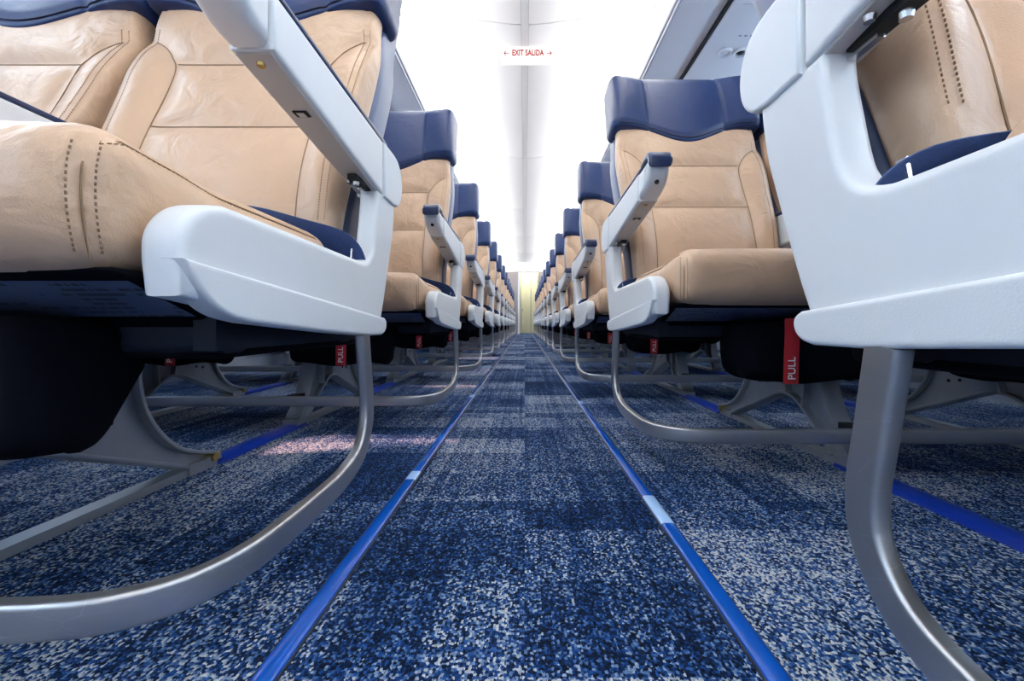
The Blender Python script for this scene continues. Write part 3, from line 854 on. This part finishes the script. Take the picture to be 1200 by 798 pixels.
def mir(mb, s, x0=0.0):
    return mb.tf(lambda x, y, z: (s * (x - x0), y, z))

def unit_meshes(s):
    d = {}
    d['side_panel'] = mir(prism(PANEL, 0.237, 0.268, 0.0075, 4), s, XR).mesh('side_panel', 'white', 40)
    d['bumper'] = mir(prism(BUMP, 0.2325, 0.254, 0.0035, 3), s, XR).mesh('bumper', 'white2', 40)
    d['luggage_bar'] = mir(MB().add(*sweep(bar_path, bar_prof, (1, 0, 0))), s, XR).mesh('luggage_bar', 'alu', 50)
    bm_ = MB()
    bm_.add(*sweep([(0.275, -0.30, 0.268), (1.64, -0.30, 0.268)], rrect(0.036, 0.032, 0.008, 3), (0, 1, 0)))
    d['front_beam'] = mir(bm_, s, XR).mesh('front_beam', 'slate', 40)
    bm_ = MB(); bm_.add(*sweep([(0.275, -0.06, 0.268), (1.64, -0.06, 0.268)], rrect(0.036, 0.032, 0.008, 3), (0, 1, 0)))
    d['rear_beam'] = mir(bm_, s, XR).mesh('rear_beam', 'slate', 40)
    d['hanger'] = mir(MB().box(0.27, 0.29, -0.33, -0.03, 0.255, 0.30), s, XR).mesh('hanger', 'slate')
    d['belt'] = belt_me if s > 0 else mir(belt(s), s).mesh('seat_belt', 'belt')
    d['clip'] = clip_me if s > 0 else mir(prism([(-0.082, 0.345), (-0.066, 0.345), (-0.062, 0.372), (-0.068, 0.392), (-0.076, 0.392), (-0.080, 0.372)], -0.2425, -0.2395, 0.0008, 1), s).mesh('belt_anchor', 'steel')
    d['bracket'] = MB().box(-0.012, 0.012, -0.393, -0.35, 0.06, 0.086).mesh('bar_bracket', 'black')
    d['support'] = MB().box(-0.012, 0.012, -0.03, 0.06, 0.30, 0.496).mesh('arm_support', 'white')
    return d
UM = {s: unit_meshes(s) for s in (1, -1)}

LEGX = (0.63, 1.13)
ARMX = (0.2575, 0.73, 1.19, 1.66)

RECL = {1: [8, 8, 2, 3, 2, 1, 2], -1: [7, 0, 0, 3, 2, 1, 2]}
def seat_unit(s, T, k, label, far):
    recl = RECL[s][k] if k < 7 else 1.5
    U = UM[s]
    r = link('triple_seat', None, None, (s * XR, T, 0)); r.empty_display_size = 0.2
    tag(r, label, 'airplane seat', 'rows of three seats along the aisle')
    X = lambda x: s * (x - XR)
    sp = link('side_panel', U['side_panel'], r); link('bumper', U['bumper'], sp)
    link('luggage_bar', U['luggage_bar'], r)
    link('front_beam', U['front_beam'], r); link('rear_beam', U['rear_beam'], r); link('hanger', U['hanger'], r)
    for i, c in enumerate(CEN):
        q = link('seat_cushion', cushion_me, r, (X(c), 0, 0))
        b = link('backrest', back_me, r, (X(c), 0, 0))
        h = link('headrest', head_me, r, (X(c), 0, 0))
        sh = link('back_shell', shell_me, r, (X(c), 0, 0))
        if recl:
            Rm = Matrix.Rotation(-math.radians(recl), 3, 'X'); pv = Vector((0, -0.05, 0.40))
            for o in (b, h, sh):
                o.rotation_euler = (-math.radians(recl), 0, 0); o.location = Vector((X(c), 0, 0)) + pv - Rm @ pv
        if not far or i == 0:
            for me in cseam_mes: link('seam', me, q)
            for me in bseam_mes: link('seam', me, b)
            for me in hseam_mes: link('seam', me, h)
            bl = link('seat_belt', U['belt'], r, (X(c), 0, 0))
        if not far:
            tag(link('stitching', cstitch_me, q), kind='stuff'); tag(link('stitching', bstitch_me, b), kind='stuff')
            link('belt_anchor', U['clip'], bl)
        pn = link('seat_pan', pan_me, r, (X(c), 0, 0))
        if not far or i == 0: link('placard', plac_me, pn)
        po = link('life_vest_pouch', pouch_me, r, (X(c + 0.03), 0, 0))
        stx = X(c - 0.005)
        st = link('pull_strap', strap_me, r, (stx, 0, 0)); tag(st, 'red pull strap')
        if not far:
            link('pull_lettering', pull_me, st, (0, -0.3996, 0.197), (0, 0, 0))
            t = st.children[0]
            t.rotation_euler = Matrix(((0, -1, 0), (0, 0, -1), (1, 0, 0))).to_euler()
    for x in LEGX:
        lg = link('leg', leg_me, r, (X(x), 0, 0))
        link('bar_bracket', U['bracket'], lg)
        if not far: link('rivet', legdot_me, lg); link('foot_bolt', foot_me, lg)
    for i, x in enumerate(ARMX):
        a = link('armrest', ARM['armrest'], r, (X(x), 0, 0))
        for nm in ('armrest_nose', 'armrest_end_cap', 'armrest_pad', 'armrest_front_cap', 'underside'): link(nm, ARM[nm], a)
        if not far and i < 2:
            for nm in ('screw', 'screw_hole', 'slot', 'slot_tab'): link(nm, ARM[nm], a)
        if i == 0: link('pivot_slot', ARM['pivot_slot'], a); link('pivot_latch', ARM['pivot_latch'], a)
        else: link('arm_support', U['support'], r, (X(x), 0, 0))
    return r

ORD = ['', 'first', 'second', 'third', 'fourth', 'fifth', 'sixth', 'seventh', 'eighth', 'ninth', 'tenth', 'eleventh', 'twelfth', 'thirteenth', 'fourteenth']
ROWS = {1: [0.353 + 0.805 * k for k in range(14)], -1: [0.688 + 0.813 * k for k in range(13)]}
cov_me = prism([(-0.024, 0.0), (-0.022, 0.006), (-0.012, 0.010), (0.012, 0.010), (0.022, 0.006), (0.024, 0.0)], 0.0, 0.325, 0.0, 1, place=lambda x, z, t: (x, t, z)).mesh('track_cover', 'track')
for s in (1, -1):
    who = 'seat with the scratched luggage bar' if s > 0 else 'seat above the sun-pinked carpet'
    for k, T in enumerate(ROWS[s]):
        if s > 0:
            lab = 'tan leather triple seat with scratched luggage bar and large white armrest panel' if k == 0 else \
                'tan and navy triple seat, %s row behind the %s' % (ORD[k], who)
        else:
            lab = 'tan leather triple seat with white armrest panel above the sun-pinked carpet' if k == 0 else \
                'tan and navy triple seat, %s row behind the %s' % (ORD[k], who)
        seat_unit(s, T, k, lab, k >= 6)
        for j, x in enumerate(LEGX):
            if k == len(ROWS[s]) - 1: continue
            o = link('track_cover', cov_me, None, (s * x, T + 0.128, 0.0))
            w2 = ('the ' + who) if k == 0 else '%s row behind the %s' % (ORD[k], who)
            tag(o, 'blue floor track cover, %s leg, %s' % ('aisle-side' if j == 0 else 'window-side', w2), 'track cover', 'blue seat track covers on the carpet')
